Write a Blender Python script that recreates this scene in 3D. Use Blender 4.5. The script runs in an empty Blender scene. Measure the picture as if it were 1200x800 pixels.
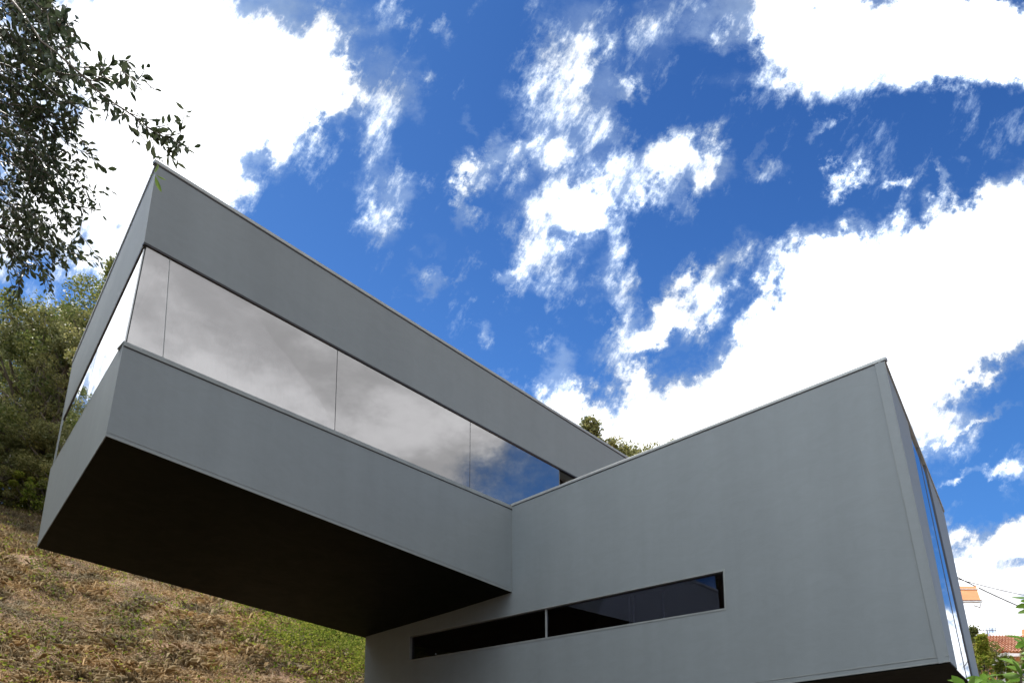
import bpy, math, random
import numpy as np
from mathutils import Vector
random.seed(7); rng = np.random.default_rng(11)
R = math.radians
sc = bpy.context.scene
COL = sc.collection

# ------------------------------------------------------------------ camera
EYE = Vector((0, 0, 1.6)); PITCH = R(9); FPX = 987.0; PPX, PPY = 600.0, 852.0
cd = bpy.data.cameras.new('camera'); cam = bpy.data.objects.new('camera', cd); COL.objects.link(cam)
cam.location = EYE; cam.rotation_euler = (R(90) + PITCH, 0, 0)
cd.sensor_width = 36; cd.lens = FPX / 1200 * 36; cd.shift_y = (PPY - 400) / 1200
cd.clip_start = 0.05; cd.clip_end = 3000
sc.camera = cam
RV = Vector((1, 0, 0)); FV = Vector((0, math.cos(PITCH), math.sin(PITCH))); UV = Vector((0, -math.sin(PITCH), math.cos(PITCH)))
def ray(px, py): return RV * ((px - PPX) / FPX) + UV * ((PPY - py) / FPX) + FV
def at_depth(px, py, y):            # the place at distance y north of the viewer
    d = ray(px, py); return EYE + d * (y / d.y)
def at_height(px, py, z):
    d = ray(px, py); return EYE + d * ((z - EYE.z) / d.z)
def on_plane(px, py, p0, n):
    d = ray(px, py); return EYE + d * ((p0 - EYE).dot(n) / d.dot(n))
def proj(p):
    q = Vector(p) - EYE; z = q.dot(FV)
    if z < .05: return (-9999, -9999)
    return (PPX + FPX * q.dot(RV) / z, PPY - FPX * q.dot(UV) / z)

# ------------------------------------------------------------------ helpers
def tag(o, label=None, cat=None, group=None, kind=None):
    if label: o['label'] = label
    if cat: o['category'] = cat
    if group: o['group'] = group
    if kind: o['kind'] = kind
    return o
def empty(name, loc, label, cat, group=None):
    o = bpy.data.objects.new(name, None); COL.objects.link(o); o.location = loc
    o.empty_display_size = .3
    return tag(o, label, cat, group)
def link(name, me, mat, parent=None, smooth=False):
    o = bpy.data.objects.new(name, me); COL.objects.link(o)
    if mat is not None: me.materials.append(mat)
    if smooth: me.shade_smooth()
    if parent is not None:
        o.parent = parent
        p = Vector((0, 0, 0)); q = parent
        while q is not None: p += q.location; q = q.parent
        o.matrix_parent_inverse.identity()
        me.transform(__import__('mathutils').Matrix.Translation(-p))
    return o
class MB:
    def __init__(s): s.v = []; s.f = []
    def quad(s, *p):
        b = len(s.v); s.v += [tuple(x) for x in p]; s.f.append(tuple(range(b, b + len(p))))
    def hexa(s, F, B):               # F, B: the same polygon outside and inside
        n = len(F); b = len(s.v); s.v += [tuple(x) for x in F] + [tuple(x) for x in B]
        s.f.append(tuple(range(b, b + n))); s.f.append(tuple(range(b + 2 * n - 1, b + n - 1, -1)))
        for i in range(n):
            j = (i + 1) % n; s.f.append((b + i, b + n + i, b + n + j, b + j))
    def bar(s, P, Q, u, w):          # from P to Q, section spanned by vectors u and w
        s.hexa([P, P + u, P + u + w, P + w], [Q, Q + u, Q + u + w, Q + w])
    def tube(s, pts, rad, n=8):
        pts = [Vector(p) for p in pts]; rings = []
        up = Vector((.31, .17, .93))
        for i, p in enumerate(pts):
            t = (pts[min(i + 1, len(pts) - 1)] - pts[max(i - 1, 0)]).normalized()
            a = t.cross(up)
            if a.length < .05: a = t.cross(Vector((1, 0, 0)))
            a.normalize(); c = t.cross(a); r = rad[i] if hasattr(rad, '__len__') else rad
            b = len(s.v)
            for k in range(n):
                an = 2 * math.pi * k / n; s.v.append(tuple(p + (a * math.cos(an) + c * math.sin(an)) * r))
            rings.append(b)
        for b, c2 in zip(rings, rings[1:]):
            for k in range(n):
                k2 = (k + 1) % n; s.f.append((b + k, b + k2, c2 + k2, c2 + k))
        s.f.append(tuple(rings[0] + k for k in range(n - 1, -1, -1))); s.f.append(tuple(rings[-1] + k for k in range(n)))
    def mesh(s, name):
        me = bpy.data.meshes.new(name); me.from_pydata(s.v, [], s.f); me.update()
        import bmesh
        bm = bmesh.new(); bm.from_mesh(me); bmesh.ops.recalc_face_normals(bm, faces=bm.faces); bm.to_mesh(me); bm.free()
        return me
    def build(s, name, mat, parent=None, smooth=False, bevel=0):
        o = link(name, s.mesh(name), mat, parent, smooth)
        if bevel:
            m = o.modifiers.new('bevel', 'BEVEL'); m.width = bevel; m.segments = 2; m.limit_method = 'ANGLE'
        return o
def np_mesh(name, V, nv):            # V: (N, nv, 3) separate polygons
    N = V.shape[0]; me = bpy.data.meshes.new(name)
    me.vertices.add(N * nv); me.vertices.foreach_set('co', V.reshape(-1).astype(np.float32))
    me.loops.add(N * nv); me.loops.foreach_set('vertex_index', np.arange(N * nv, dtype=np.int32))
    me.polygons.add(N); me.polygons.foreach_set('loop_start', np.arange(0, N * nv, nv, dtype=np.int32))
    me.polygons.foreach_set('loop_total', np.full(N, nv, dtype=np.int32))
    me.update(calc_edges=True); return me

# ------------------------------------------------------------------ materials
def nodes(name):
    m = bpy.data.materials.new(name); m.use_nodes = True; nt = m.node_tree
    b = nt.nodes['Principled BSDF']; return m, nt, b
def N(nt, t, **k):
    n = nt.nodes.new(t)
    for a, v in k.items(): setattr(n, a, v)
    return n
def ramp(nt, fac, stops):
    r = N(nt, 'ShaderNodeValToRGB'); nt.links.new(fac, r.inputs[0]); e = r.color_ramp.elements
    while len(e) < len(stops): e.new(.5)
    for x, (p, c) in zip(e, stops): x.position = p; x.color = (*c, 1) if len(c) == 3 else c
    return r.outputs[0]
def noise(nt, scale, detail=4, rough=.5, vec=None, dist=0):
    n = N(nt, 'ShaderNodeTexNoise'); n.inputs['Scale'].default_value = scale; n.inputs['Detail'].default_value = detail
    n.inputs['Roughness'].default_value = rough; n.inputs['Distortion'].default_value = dist
    if vec is not None: nt.links.new(vec, n.inputs['Vector'])
    return n
def geo_pos(nt, scale=(1, 1, 1)):
    g = N(nt, 'ShaderNodeNewGeometry'); m = N(nt, 'ShaderNodeMapping'); m.inputs['Scale'].default_value = scale
    nt.links.new(g.outputs['Position'], m.inputs[0]); return m.outputs[0]
def mixc(nt, fac, a, b, mode='MIX'):
    m = N(nt, 'ShaderNodeMix', data_type='RGBA', blend_type=mode)
    for s, v in ((m.inputs[0], fac), (m.inputs[6], a), (m.inputs[7], b)):
        if hasattr(v, 'is_linked') or hasattr(v, 'links'): nt.links.new(v, s)
        else: s.default_value = v if isinstance(v, (int, float)) else (*v, 1)
    return m.outputs[2]
def bump(nt, b, h, strength, dist=.01):
    bp = N(nt, 'ShaderNodeBump'); bp.inputs['Strength'].default_value = strength; bp.inputs['Distance'].default_value = dist
    nt.links.new(h, bp.inputs['Height']); nt.links.new(bp.outputs[0], b.inputs['Normal'])
def plain(name, c, rough=.6, metal=0):
    m, nt, b = nodes(name); v = noise(nt, 6, 5, .6, geo_pos(nt))
    col = ramp(nt, v.outputs[0], [(.3, tuple(x * .88 for x in c)), (.7, tuple(min(1, x * 1.1) for x in c))])
    nt.links.new(col, b.inputs['Base Color']); b.inputs['Roughness'].default_value = rough; b.inputs['Metallic'].default_value = metal
    return m
def render_wall(name, c, spec=.5):
    m, nt, b = nodes(name)
    big = noise(nt, .35, 4, .5, geo_pos(nt), .3); streak = noise(nt, 2.2, 5, .62, geo_pos(nt, (1, 1, .09)))
    trow = noise(nt, 3.0, 7, .7, geo_pos(nt, (1, 1, 2.2)), 1.3); fine = noise(nt, 95, 3, .6, geo_pos(nt))
    col = ramp(nt, big.outputs[0], [(.3, tuple(x * .95 for x in c)), (.7, tuple(x * 1.04 for x in c))])
    s2 = ramp(nt, streak.outputs[0], [(.35, (.935, .935, .935)), (.6, (1.0, 1.0, 1.0)), (.75, (1.04, 1.04, 1.04))])
    s3 = ramp(nt, trow.outputs[0], [(.35, (.955, .955, .955)), (.62, (1.035, 1.035, 1.035))])
    col = mixc(nt, 1., col, s2, 'MULTIPLY'); col = mixc(nt, .9, col, s3, 'MULTIPLY')
    nt.links.new(col, b.inputs['Base Color'])
    rr = N(nt, 'ShaderNodeMapRange'); rr.inputs[3].default_value = .42; rr.inputs[4].default_value = .68
    nt.links.new(trow.outputs[0], rr.inputs[0]); nt.links.new(rr.outputs[0], b.inputs['Roughness'])
    b.inputs['Specular IOR Level'].default_value = spec
    ad = N(nt, 'ShaderNodeMath', operation='MULTIPLY_ADD'); ad.inputs[1].default_value = .18
    nt.links.new(fine.outputs[0], ad.inputs[0]); nt.links.new(trow.outputs[0], ad.inputs[2])
    bump(nt, b, ad.outputs[0], .16, .010)
    return m
def leaf_mat(name, c0, c1, c2, trans=.35, rough=.5):
    m, nt, b = nodes(name); g = N(nt, 'ShaderNodeNewGeometry')
    col = ramp(nt, g.outputs['Random Per Island'], [(0, c0), (.5, c1), (1, c2)])
    pn = noise(nt, .9, 3, .5, geo_pos(nt)); tint = ramp(nt, pn.outputs[0], [(.35, (.72, .78, .8)), (.65, (1.25, 1.15, 1.0))])
    col = mixc(nt, 1., col, tint, 'MULTIPLY')
    nt.links.new(col, b.inputs['Base Color']); b.inputs['Roughness'].default_value = rough; b.inputs['Specular IOR Level'].default_value = .25 if rough < .9 else .02
    tr = N(nt, 'ShaderNodeBsdfTranslucent'); nt.links.new(col, tr.inputs[0])
    mx = N(nt, 'ShaderNodeMixShader'); mx.inputs[0].default_value = trans
    nt.links.new(b.outputs[0], mx.inputs[1]); nt.links.new(tr.outputs[0], mx.inputs[2])
    nt.links.new(mx.outputs[0], nt.nodes['Material Output'].inputs[0]); return m
def glass_mat(name, refl, tintr=(1, 1, 1), tintt=(.8, .82, .84), wob=0.0):
    m = bpy.data.materials.new(name); m.use_nodes = True; nt = m.node_tree; nt.nodes.clear()
    out = N(nt, 'ShaderNodeOutputMaterial'); gl = N(nt, 'ShaderNodeBsdfGlossy'); gl.inputs['Roughness'].default_value = .012
    gl.inputs['Color'].default_value = (*tintr, 1)
    tr = N(nt, 'ShaderNodeBsdfTransparent'); tr.inputs[0].default_value = (*tintt, 1)
    fr = N(nt, 'ShaderNodeFresnel'); fr.inputs[0].default_value = 1.5
    mr = N(nt, 'ShaderNodeMapRange'); mr.inputs[3].default_value = refl; mr.inputs[4].default_value = 1
    nt.links.new(fr.outputs[0], mr.inputs[0])
    mx = N(nt, 'ShaderNodeMixShader'); nt.links.new(mr.outputs[0], mx.inputs[0])
    nt.links.new(tr.outputs[0], mx.inputs[1]); nt.links.new(gl.outputs[0], mx.inputs[2]); nt.links.new(mx.outputs[0], out.inputs[0])
    if wob:
        n = noise(nt, .8, 2, .5, geo_pos(nt)); bp = N(nt, 'ShaderNodeBump'); bp.inputs['Strength'].default_value = wob; bp.inputs['Distance'].default_value = .02
        nt.links.new(n.outputs[0], bp.inputs['Height']); nt.links.new(bp.outputs[0], gl.inputs['Normal'])
    return m
M = {}
M['wall'] = render_wall('grey_render', (.174, .203, .214))
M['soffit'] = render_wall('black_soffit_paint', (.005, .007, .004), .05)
M['metal'] = plain('light_grey_metal', (.31, .335, .335), .42, .3)
M['trim'] = plain('grey_trim', (.21, .235, .235), .5, .1)
M['black'] = plain('black_profile', (.012, .012, .016), .4)
M['glass'] = glass_mat('tinted_coated_glass', .50, (.93, .905, .90), (.60, .61, .63), .04)
M['glass_end'] = glass_mat('clear_coated_glass', .55, (.95, .97, 1), (.4, .42, .45), .05)
M['glass_dark'] = glass_mat('dark_strip_glass', .12, (.50, .51, .60), (.5, .5, .58), .05)
M['ceil'] = plain('ceiling_plaster', (.5, .5, .5), .8)
M['curtain'] = plain('pale_curtain_cloth', (.78, .77, .74), .9)
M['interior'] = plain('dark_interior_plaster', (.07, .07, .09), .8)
M['bark'] = render_wall('bark', (.12, .10, .075), .2)
M['oak_leaf'] = leaf_mat('holm_oak_leaf', (.035, .055, .028), (.06, .085, .042), (.11, .135, .08), .25, .42)
M['fresh_leaf'] = leaf_mat('fresh_oak_leaf', (.10, .19, .03), (.14, .24, .04), (.18, .28, .06), .4, .4)
M['hill_leaf'] = leaf_mat('hill_tree_leaf', (.060, .090, .022), (.13, .155, .045), (.23, .235, .09), .5)
M['hill_leaf2'] = leaf_mat('pale_tree_leaf', (.10, .12, .04), (.20, .21, .08), (.30, .29, .13), .5)
M['weed'] = leaf_mat('weed_leaf', (.10, .17, .022), (.21, .25, .04), (.34, .35, .09), .4, .95)
M['shrub'] = leaf_mat('glossy_shrub_leaf', (.10, .20, .03), (.15, .28, .05), (.22, .36, .08), .38, .3)
M['flower'] = leaf_mat('white_blossom', (.6, .58, .5), (.75, .74, .68), (.8, .8, .76), .2)
M['straw'] = leaf_mat('dry_grass_blade', (.24, .17, .09), (.41, .32, .205), (.60, .51, .37), .35, .8)
M['litter'] = leaf_mat('dead_leaf', (.09, .055, .035), (.26, .17, .11), (.58, .45, .31), .15, .8)
M['stone'] = render_wall('ochre_stone', (.34, .23, .12), .2)
# soil
m, nt, b = nodes('dry_soil'); M['soil'] = m
a = noise(nt, .35, 6, .6, geo_pos(nt)); c = noise(nt, 5, 8, .7, geo_pos(nt)); g2 = noise(nt, .22, 4, .6, geo_pos(nt, (1.3, 1, 1)))
c1 = ramp(nt, c.outputs[0], [(.3, (.10, .065, .04)), (.5, (.25, .165, .095)), (.72, (.42, .32, .20))])
c2 = ramp(nt, a.outputs[0], [(.35, (1, .85, .75)), (.65, (1.15, 1.05, .9))])
col = mixc(nt, 1., c1, c2, 'MULTIPLY')
nt.links.new(col, b.inputs['Base Color']); b.inputs['Roughness'].default_value = .95; bump(nt, b, c.outputs[0], .8, .08)
# terracotta
m, nt, b = nodes('terracotta_tiles'); M['tile'] = m
v = N(nt, 'ShaderNodeTexVoronoi'); v.inputs['Scale'].default_value = 3.4; nt.links.new(geo_pos(nt), v.inputs['Vector'])
col = ramp(nt, v.outputs['Color'], [(.1, (.34, .14, .08)), (.5, (.50, .25, .16)), (.9, (.64, .40, .28))])
nt.links.new(col, b.inputs['Base Color']); b.inputs['Roughness'].default_value = .85
M['ochre'] = plain('ochre_wall_paint', (.55, .28, .12), .85)
M['orange'] = plain('orange_awning_cloth', (.50, .21, .085), .85)
M['white'] = plain('white_paint', (.75, .75, .74), .5)
M['cable'] = plain('black_cable', (.02, .02, .025), .6)

# ------------------------------------------------------------------ terrain
UX, UY = -.5, .866
def hz(x, y):
    D = UX * x + UY * y
    k = .5 * (D - 6.3)
    base = np.where(k > 8, k, np.log1p(np.exp(np.clip(k * 1.6, -30, 30))) / 1.6)
    top = .5 * (35 - 6.3)
    over = np.clip(D - 35, 0, None)
    base = np.where(D > 35, top + 7 * (1 - np.exp(-over * .06)) , base)
    # a shallow gully and a bump on the slope
    base = base + .35 * np.exp(-((x + 6.2) ** 2 / 5 + (y - 20) ** 2 / 22)) - .30 * np.exp(-((x + 9.5) ** 2 / 4 + (y - 18) ** 2 / 30))
    rough = .10 * np.sin(x * 1.7 + 1.3 * np.sin(y * .9)) * np.sin(y * 1.25 + 1.1 * np.sin(x * .8)) + .05 * np.sin(x * 4.1 + y * 2.3) * np.sin(y * 3.7 - x * 1.9)
    return base + rough * np.clip(k, 0, 1)
def hzs(x, y): return float(hz(np.array(float(x)), np.array(float(y))))
def axis(lo, hi, step, far):
    core = list(np.arange(lo, hi + 1e-6, step)); l = []; d = step; p = lo
    while p > -far: d *= 1.25; p -= d; l.append(p)
    r = []; d = step; p = core[-1]
    while p < far: d *= 1.25; p += d; r.append(p)
    return np.array(l[::-1] + core + r)
xs = axis(-26, 10, .3, 900); ys = axis(6, 38, .3, 900)
X, Y = np.meshgrid(xs, ys); Z = hz(X, Y)
tv = np.stack([X, Y, Z], -1).reshape(-1, 3); nx, ny = len(xs), len(ys)
tf = [(j * nx + i, j * nx + i + 1, (j + 1) * nx + i + 1, (j + 1) * nx + i) for j in range(ny - 1) for i in range(nx - 1)]
me = bpy.data.meshes.new('hillside'); me.from_pydata(tv.tolist(), [], tf)
tag(link('ground', me, M['soil'], None, True), kind='structure')

m, nt, b = nodes('bounce_cutting_dark'); M['dark_ground'] = m  # unseen dark ground added to cut light bouncing up under the overhang
nn_ = noise(nt, 40, 5, .7, geo_pos(nt)); nt.links.new(ramp(nt, nn_.outputs[0], [(.3, (.025, .025, .026)), (.7, (.05, .05, .05))]), b.inputs['Base Color']); b.inputs['Roughness'].default_value = .9
xs2 = np.arange(-12, 9.1, .5); ys2 = np.arange(-6, 21, .5); V2 = []; F2 = []
for y in ys2:
    for x in xs2:
        if UX * x + UY * y < 9.8:
            bq = len(V2)
            for (px_, py_) in ((x, y), (x + .5, y), (x + .5, y + .5), (x, y + .5)): V2.append((px_, py_, hzs(px_, py_) + .03))
            F2.append((bq, bq + 1, bq + 2, bq + 3))
me = bpy.data.meshes.new('bounce_cutting_ground'); me.from_pydata(V2, [], F2); tag(link('bounce_cutting_ground', me, M['dark_ground'], None, True), kind='structure')

# ------------------------------------------------------------------ house
nF = Vector((1, -1, 0)).normalized(); nR = Vector((-1, -1, 0)).normalized()
C0 = Vector((0, 13, 1.6))
def PF(px, py, off=0): return on_plane(px, py, C0 - nF * off, nF)      # on (or behind) the long facade
def PR(px, py, off=0): return on_plane(px, py, C0 - nR * off, nR)      # on the lower block's wall
HS = empty('modern_house', (0, 13, 0), 'grey rendered modern house with a cantilevered upper block and a long glass band', 'house')
A = [PF(184, 192), PF(169, 283), PF(145, 401), PF(124, 510)]          # near corner, top to bottom
farB = at_height(43, 641, A[3].z + .03)
eN = (farB - A[3]).cross(A[0] - A[3]).normalized()
if eN.x > 0: eN = -eN
def PE(px, py, off=0): return on_plane(px, py, A[3] - eN * off, eN)
E = [PE(85, 425), PE(74, 490), PE(59, 550), PE(43, 641)]
def lineF(x0, y0, x1, y1, x): return PF(x, y0 + (y1 - y0) * (x - x0) / (x1 - x0))
XR = 930
G = [lineF(184, 192, 736, 537.5, XR), lineF(169, 283, 679.6, 560.6, XR), lineF(145, 401, 599.3, 593.4, XR), lineF(124, 510, 599.3, 693, XR)]
T = .24
ed = [(e - a).normalized() for a, e in zip(A, E)]
def band(i, j, name, mat, t=T, lift=0.):
    lf = Vector((0, 0, lift)); mb = MB(); mb.hexa([A[i], G[i], G[j], A[j]], [A[i] + ed[i] * t, G[i] - nF * t, G[j] - nF * t, A[j] + ed[j] * t])
    # end piece, butted to the front piece
    mb.hexa([A[i] + ed[i] * t, E[i], E[j], A[j] + ed[j] * t], [A[i] + ed[i] * t - eN * t, E[i] - eN * t, E[j] - eN * t + lf, A[j] + ed[j] * t - eN * t + lf])
    return mb.build(name, mat, HS)
up = band(0, 1, 'upper_wall', M['wall']); lo = band(2, 3, 'lower_wall', M['wall'], lift=.1)
# rear wall of the upper block (plain)
W = (E[3] - A[3]).length
back = [G[k] - nF * 3.8 for k in range(4)]
mb = MB(); mb.hexa([E[0], back[0], back[3], E[3]], [E[0] + nF * .2, back[0] + nF * .2, back[3] + nF * .2, E[3] + nF * .2])
mb.build('rear_wall', M['wall'], HS)
# soffit: a slab 12 mm above the wall's lower edge
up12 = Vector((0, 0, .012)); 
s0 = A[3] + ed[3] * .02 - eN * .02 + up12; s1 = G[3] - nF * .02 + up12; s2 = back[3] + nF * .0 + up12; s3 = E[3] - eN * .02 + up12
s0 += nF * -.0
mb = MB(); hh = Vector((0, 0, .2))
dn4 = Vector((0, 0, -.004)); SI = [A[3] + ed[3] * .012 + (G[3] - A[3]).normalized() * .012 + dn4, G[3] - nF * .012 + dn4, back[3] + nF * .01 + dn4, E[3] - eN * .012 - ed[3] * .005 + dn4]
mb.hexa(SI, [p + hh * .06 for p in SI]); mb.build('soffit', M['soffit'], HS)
# roof slab and ceiling
dn = Vector((0, 0, -.12))
R4 = [A[0] + ed[0] * .03 + (G[0] - A[0]).normalized() * .03 + dn, G[0] - nF * .03 + dn, back[0] + dn, E[0] - eN * .03 + dn]
mb = MB(); mb.hexa(R4, [p + Vector((0, 0, -.2)) for p in R4]); mb.build('roof', M['trim'], HS)
cz = Vector((0, 0, .06))
C4 = [A[1] + ed[1] * .1 + (G[1] - A[1]).normalized() * .1 + cz, G[1] - nF * .12 + cz, G[1] - nF * 3.55 + cz, E[1] - eN * .12 - ed[1] * .2 + cz]
mb = MB(); mb.hexa(C4, [p + Vector((0, 0, .05)) for p in C4]); mb.build('ceiling', M['ceil'], HS)
# inner floor
F4 = [p + Vector((0, 0, .5)) for p in SI]
fl_in = [F4[0] + (F4[2] - F4[0]).normalized() * .4, F4[1] - nF * .3, F4[2] + nF * .25, F4[3] - eN * .3]
mb = MB(); mb.hexa(fl_in, [p + Vector((0, 0, .05)) for p in fl_in]); mb.build('floor', M['ceil'], HS)
# metal coping along the top edges + shadow profile below it
fd = (G[0] - A[0]).normalized()
def edge_trim(P, Q, out, name, h=.045, d=.010, mat='metal', gap=.018, parent=HS, drop=0.):
    z = Vector((0, 0, 1)); mb = MB()
    mb.bar(P - out * .06 - z * (.003 + drop), Q - out * .06 - z * (.003 + drop), out * (d + .06), z * h); o = mb.build(name, M[mat], parent, bevel=.004)
    if gap:
        m2 = MB(); m2.bar(P - z * (gap + .004 + drop) - out * .01, Q - z * (gap + .004 + drop) - out * .01, out * .014, z * gap); m2.build('shadow_joint', M['black'], o)
    return o
edge_trim(A[0] - fd * .03, G[0], nF, 'roof_coping')
edge_trim(A[0] + nF * 0., E[0], eN, 'roof_coping', gap=0)
# black profile under the upper wall, above the glass
mb = MB(); z = Vector((0, 0, 1)); mb.bar(A[1] - z * .026, G[1] - z * .026, nF * .005 - nF * .06, z * .022); mb.build('window_head', M['black'], HS)
mb = MB(); mb.bar(A[1] + ed[1] * .06 - z * .026, E[1] - z * .026, -eN * .05, z * .022); mb.build('window_head', M['black'], HS)
# sill: folded metal
mb = MB()
sd = (G[2] - A[2]).normalized()
mb.bar(A[2] + z * .003, G[2] + z * .003, nF * .012, z * -.045)
mb.bar(A[2] + ed[2] * .002 + z * .004, G[2] + z * .004, -nF * .2, z * .02)
mb.build('window_sill', M['trim'], HS, bevel=.003)
mb = MB(); mb.bar(A[2] - z * .052, G[2] - z * .052, nF * .004, z * .009); mb.build('shadow_joint', M['black'], HS)
mb = MB(); mb.bar(A[2] + ed[2] * .01 + z * .004, E[2] + z * .004, -eN * .2, z * .02); mb.build('window_sill', M['metal'], HS)
# drip profile on the lower edge
ud = (G[3] - A[3]).normalized()
mb = MB(); mb.bar(A[3] - z * .006, G[3] - z * .006, nF * .006, z * .024); mb.bar(A[3] + nF * .0 + z * .045, G[3] + z * .045, nF * .004, z * .006)
mb.build('drip_profile', M['trim'], HS)

# corner bead on the near vertical edge
# ---- ribbon window of the upper block
WN = empty('ribbon_window', (0, 0, 0), None, None); WN.parent = HS; WN.location = A[1] - HS.location
def gl_top(x, off=.018): 
    return on_plane(x, 283 + (560.6 - 283) / (679.6 - 169) * (x - 169), C0 - nF * off, nF)
def fz(x, k, off=.018):   # a point on the glass plane, x measured on the top line, k 0 top .. 1 bottom, leaning only at the corner
    t = PF(x, 283 + .5437 * (x - 169)); 
    tp = t - nF * off
    # bottom vertically below on sill line
    s = (t - A[2]).dot(sd) if True else 0
    u = (t - C0).dot(Vector((1, 1, 0)).normalized())
    ua = (A[2] - C0).dot(Vector((1, 1, 0)).normalized()); ug = (G[2] - C0).dot(Vector((1, 1, 0)).normalized())
    bz = A[2].z + (G[2].z - A[2].z) * (u - ua) / (ug - ua)
    bp = Vector((tp.x, tp.y, bz + .02))
    return tp.lerp(bp, k)
cols = [200, 396.5, 552, 656]
gcorner_t = A[1] - nF * .018 + fd * .035; gcorner_b = A[2] - nF * .018 + fd * .035 + z * .02
prevT, prevB = gcorner_t, gcorner_b
for i, x in enumerate(cols):
    t, bq = fz(x, 0), fz(x, 1); g = (t - prevT).normalized() * .005
    mb = MB(); mb.hexa([prevT + g, t - g, bq - g, prevB + g], [p - nF * .012 for p in (prevT + g, t - g, bq - g, prevB + g)])
    mb.build('pane', M['glass'], WN)
    mb = MB(); mb.bar(t - g * .9 - nF * .001, bq - g * .9 - nF * .001, g * 1.8, -nF * .012); mb.build('glass_joint', M['black'] if x != 200 else M['trim'], WN)
    prevT, prevB = t, bq
# unlit opening at the end of the ribbon, its darkness painted as a black panel
t, bq = fz(656, 0, .045), fz(656, 1, .045); t2 = G[1] - nF * .3; b2 = G[2] - nF * .3
mb = MB(); mb.hexa([t - nF * .25, t2, b2, bq - nF * .25], [t - nF * .3, t2 - nF * .05, b2 - nF * .05, bq - nF * .3]); mb.build('unlit_opening', M['black'], WN)
mb = MB(); mb.bar(t + nF * .01, bq + nF * .01, fd * .03, -nF * .27); mb.build('end_post', M['metal'], WN)
# end-face glazing
WE = empty('end_window', (0, 0, 0), None, None); WE.parent = HS; WE.location = E[1] - HS.location
q = [A[1] + ed[1] * .05 - eN * .014, E[1] - eN * .014, E[2] - eN * .014 + z * .02, A[2] + ed[2] * .05 - eN * .014 + z * .02]
def lerp4(q, a, b):
    return [q[0].lerp(q[1], a), q[0].lerp(q[1], b), q[3].lerp(q[2], b), q[3].lerp(q[2], a)]
for a, b_ in ((0, .497), (.503, 1)):
    c4 = lerp4(q, a, b_); mb = MB(); mb.hexa(c4, [p - eN * .012 for p in c4]); mb.build('pane', M['glass_end'], WE)
c4 = lerp4(q, .497, .503); mb = MB(); mb.hexa(c4, [p - eN * .014 for p in c4]); mb.build('glass_joint', M['black'], WE)
mb = MB(); mb.bar(A[1] - nF * .046 + fd * .03, A[2] - nF * .046 + fd * .03, fd * .006, -nF * .012); mb.build('glass_joint', M['metal'], WN)
# curtains 0.75 m inside
def in_curtain(x0, x1, off, name, dz=0):
    mb = MB(); n = 60; top = []; bot = []
    for k in range(n + 1):
        x = x0 + (x1 - x0) * k / n; t, bq = fz(x, 0, off + .03 * math.sin(k * 1.9)), fz(x, 1, off + .03 * math.sin(k * 1.9))
        top.append(t + z * .05); bot.append(bq - z * .7)
    for k in range(n): mb.quad(top[k], top[k + 1], bot[k + 1], bot[k])
    o = mb.build(name, M['curtain'], HS, True); m = o.modifiers.new('s', 'SOLIDIFY'); m.thickness = .004; return o
in_curtain(232, 540, .8, 'curtain'); in_curtain(212, 236, .5, 'curtain')
mb = MB(); t, bq = fz(232, 0, .95), fz(232, 1, .95); mb.bar(t + z * .05, bq - z * .6, fd * .05, -nF * .05); mb.build('inner_post', M['white'], HS)

# ---- lower block
xe = 428
def zat(px, py): return PR(px, py).z
rd = Vector((1, -1, 0)).normalized()
ztop_c = PR(599, 593).z; Tp1 = PR(1036, 422); Bt1 = PR(1113, 774); Bt0 = PR(919.5, 800)
def on_u(u, zz): p = C0 + rd * u; return Vector((p.x, p.y, zz))
u0 = (PR(xe, 760) - C0).dot(rd); uT = (Tp1 - C0).dot(rd); uB = (Bt1 - C0).dot(rd); ub0 = (Bt0 - C0).dot(rd)
zb = lambda u: Bt1.z + (Bt0.z - Bt1.z) * (u - uB) / (ub0 - uB)
zt = lambda u: ztop_c + (Tp1.z - ztop_c) * u / uT
uc = (PR(599.3, 650) - C0).dot(rd)
zsof = SI[0].z
zL = PF(599.3, 693).z + .05
wtl, wtc, wtr = on_u(u0, zL), on_u(uc, zt(uc)), Tp1
wbr, wbl = Bt1, on_u(u0, zb(u0))
hTL, hTR, hBR, hBL = PR(480, 745), PR(848.5, 667.5), PR(850.5, 713), PR(480, 773.5)
uh0, uh1 = (hTL - C0).dot(rd), (hTR - C0).dot(rd)
hTL = on_u(uh0, (hTL.z)); hBL = on_u(uh0, hBL.z); hBR = on_u(uh1, hBR.z)
LT = .28
mb = MB()
def pq(*p): mb.quad(*p)
wtcl = on_u(uc - .001, zL)
pq(wtl, hTL, hBL, wbl)                                   # left of the window
pq(wtl, wtcl, wtc, hTL) if False else pq(wtl, wtcl, hTL)
pq(wtcl, wtc, hTR, hTL); pq(wtc, wtr, hTR)
pq(wtr, wbr, hBR, hTR); pq(wbl, hBL, hBR, wbr)
for a_, b_ in ((hTL, hTR), (hTR, hBR), (hBR, hBL), (hBL, hTL)): pq(a_, b_, b_ - nR * LT, a_ - nR * LT)
me = mb.mesh('block_wall'); link('block_wall', me, M['wall'], HS)
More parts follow.
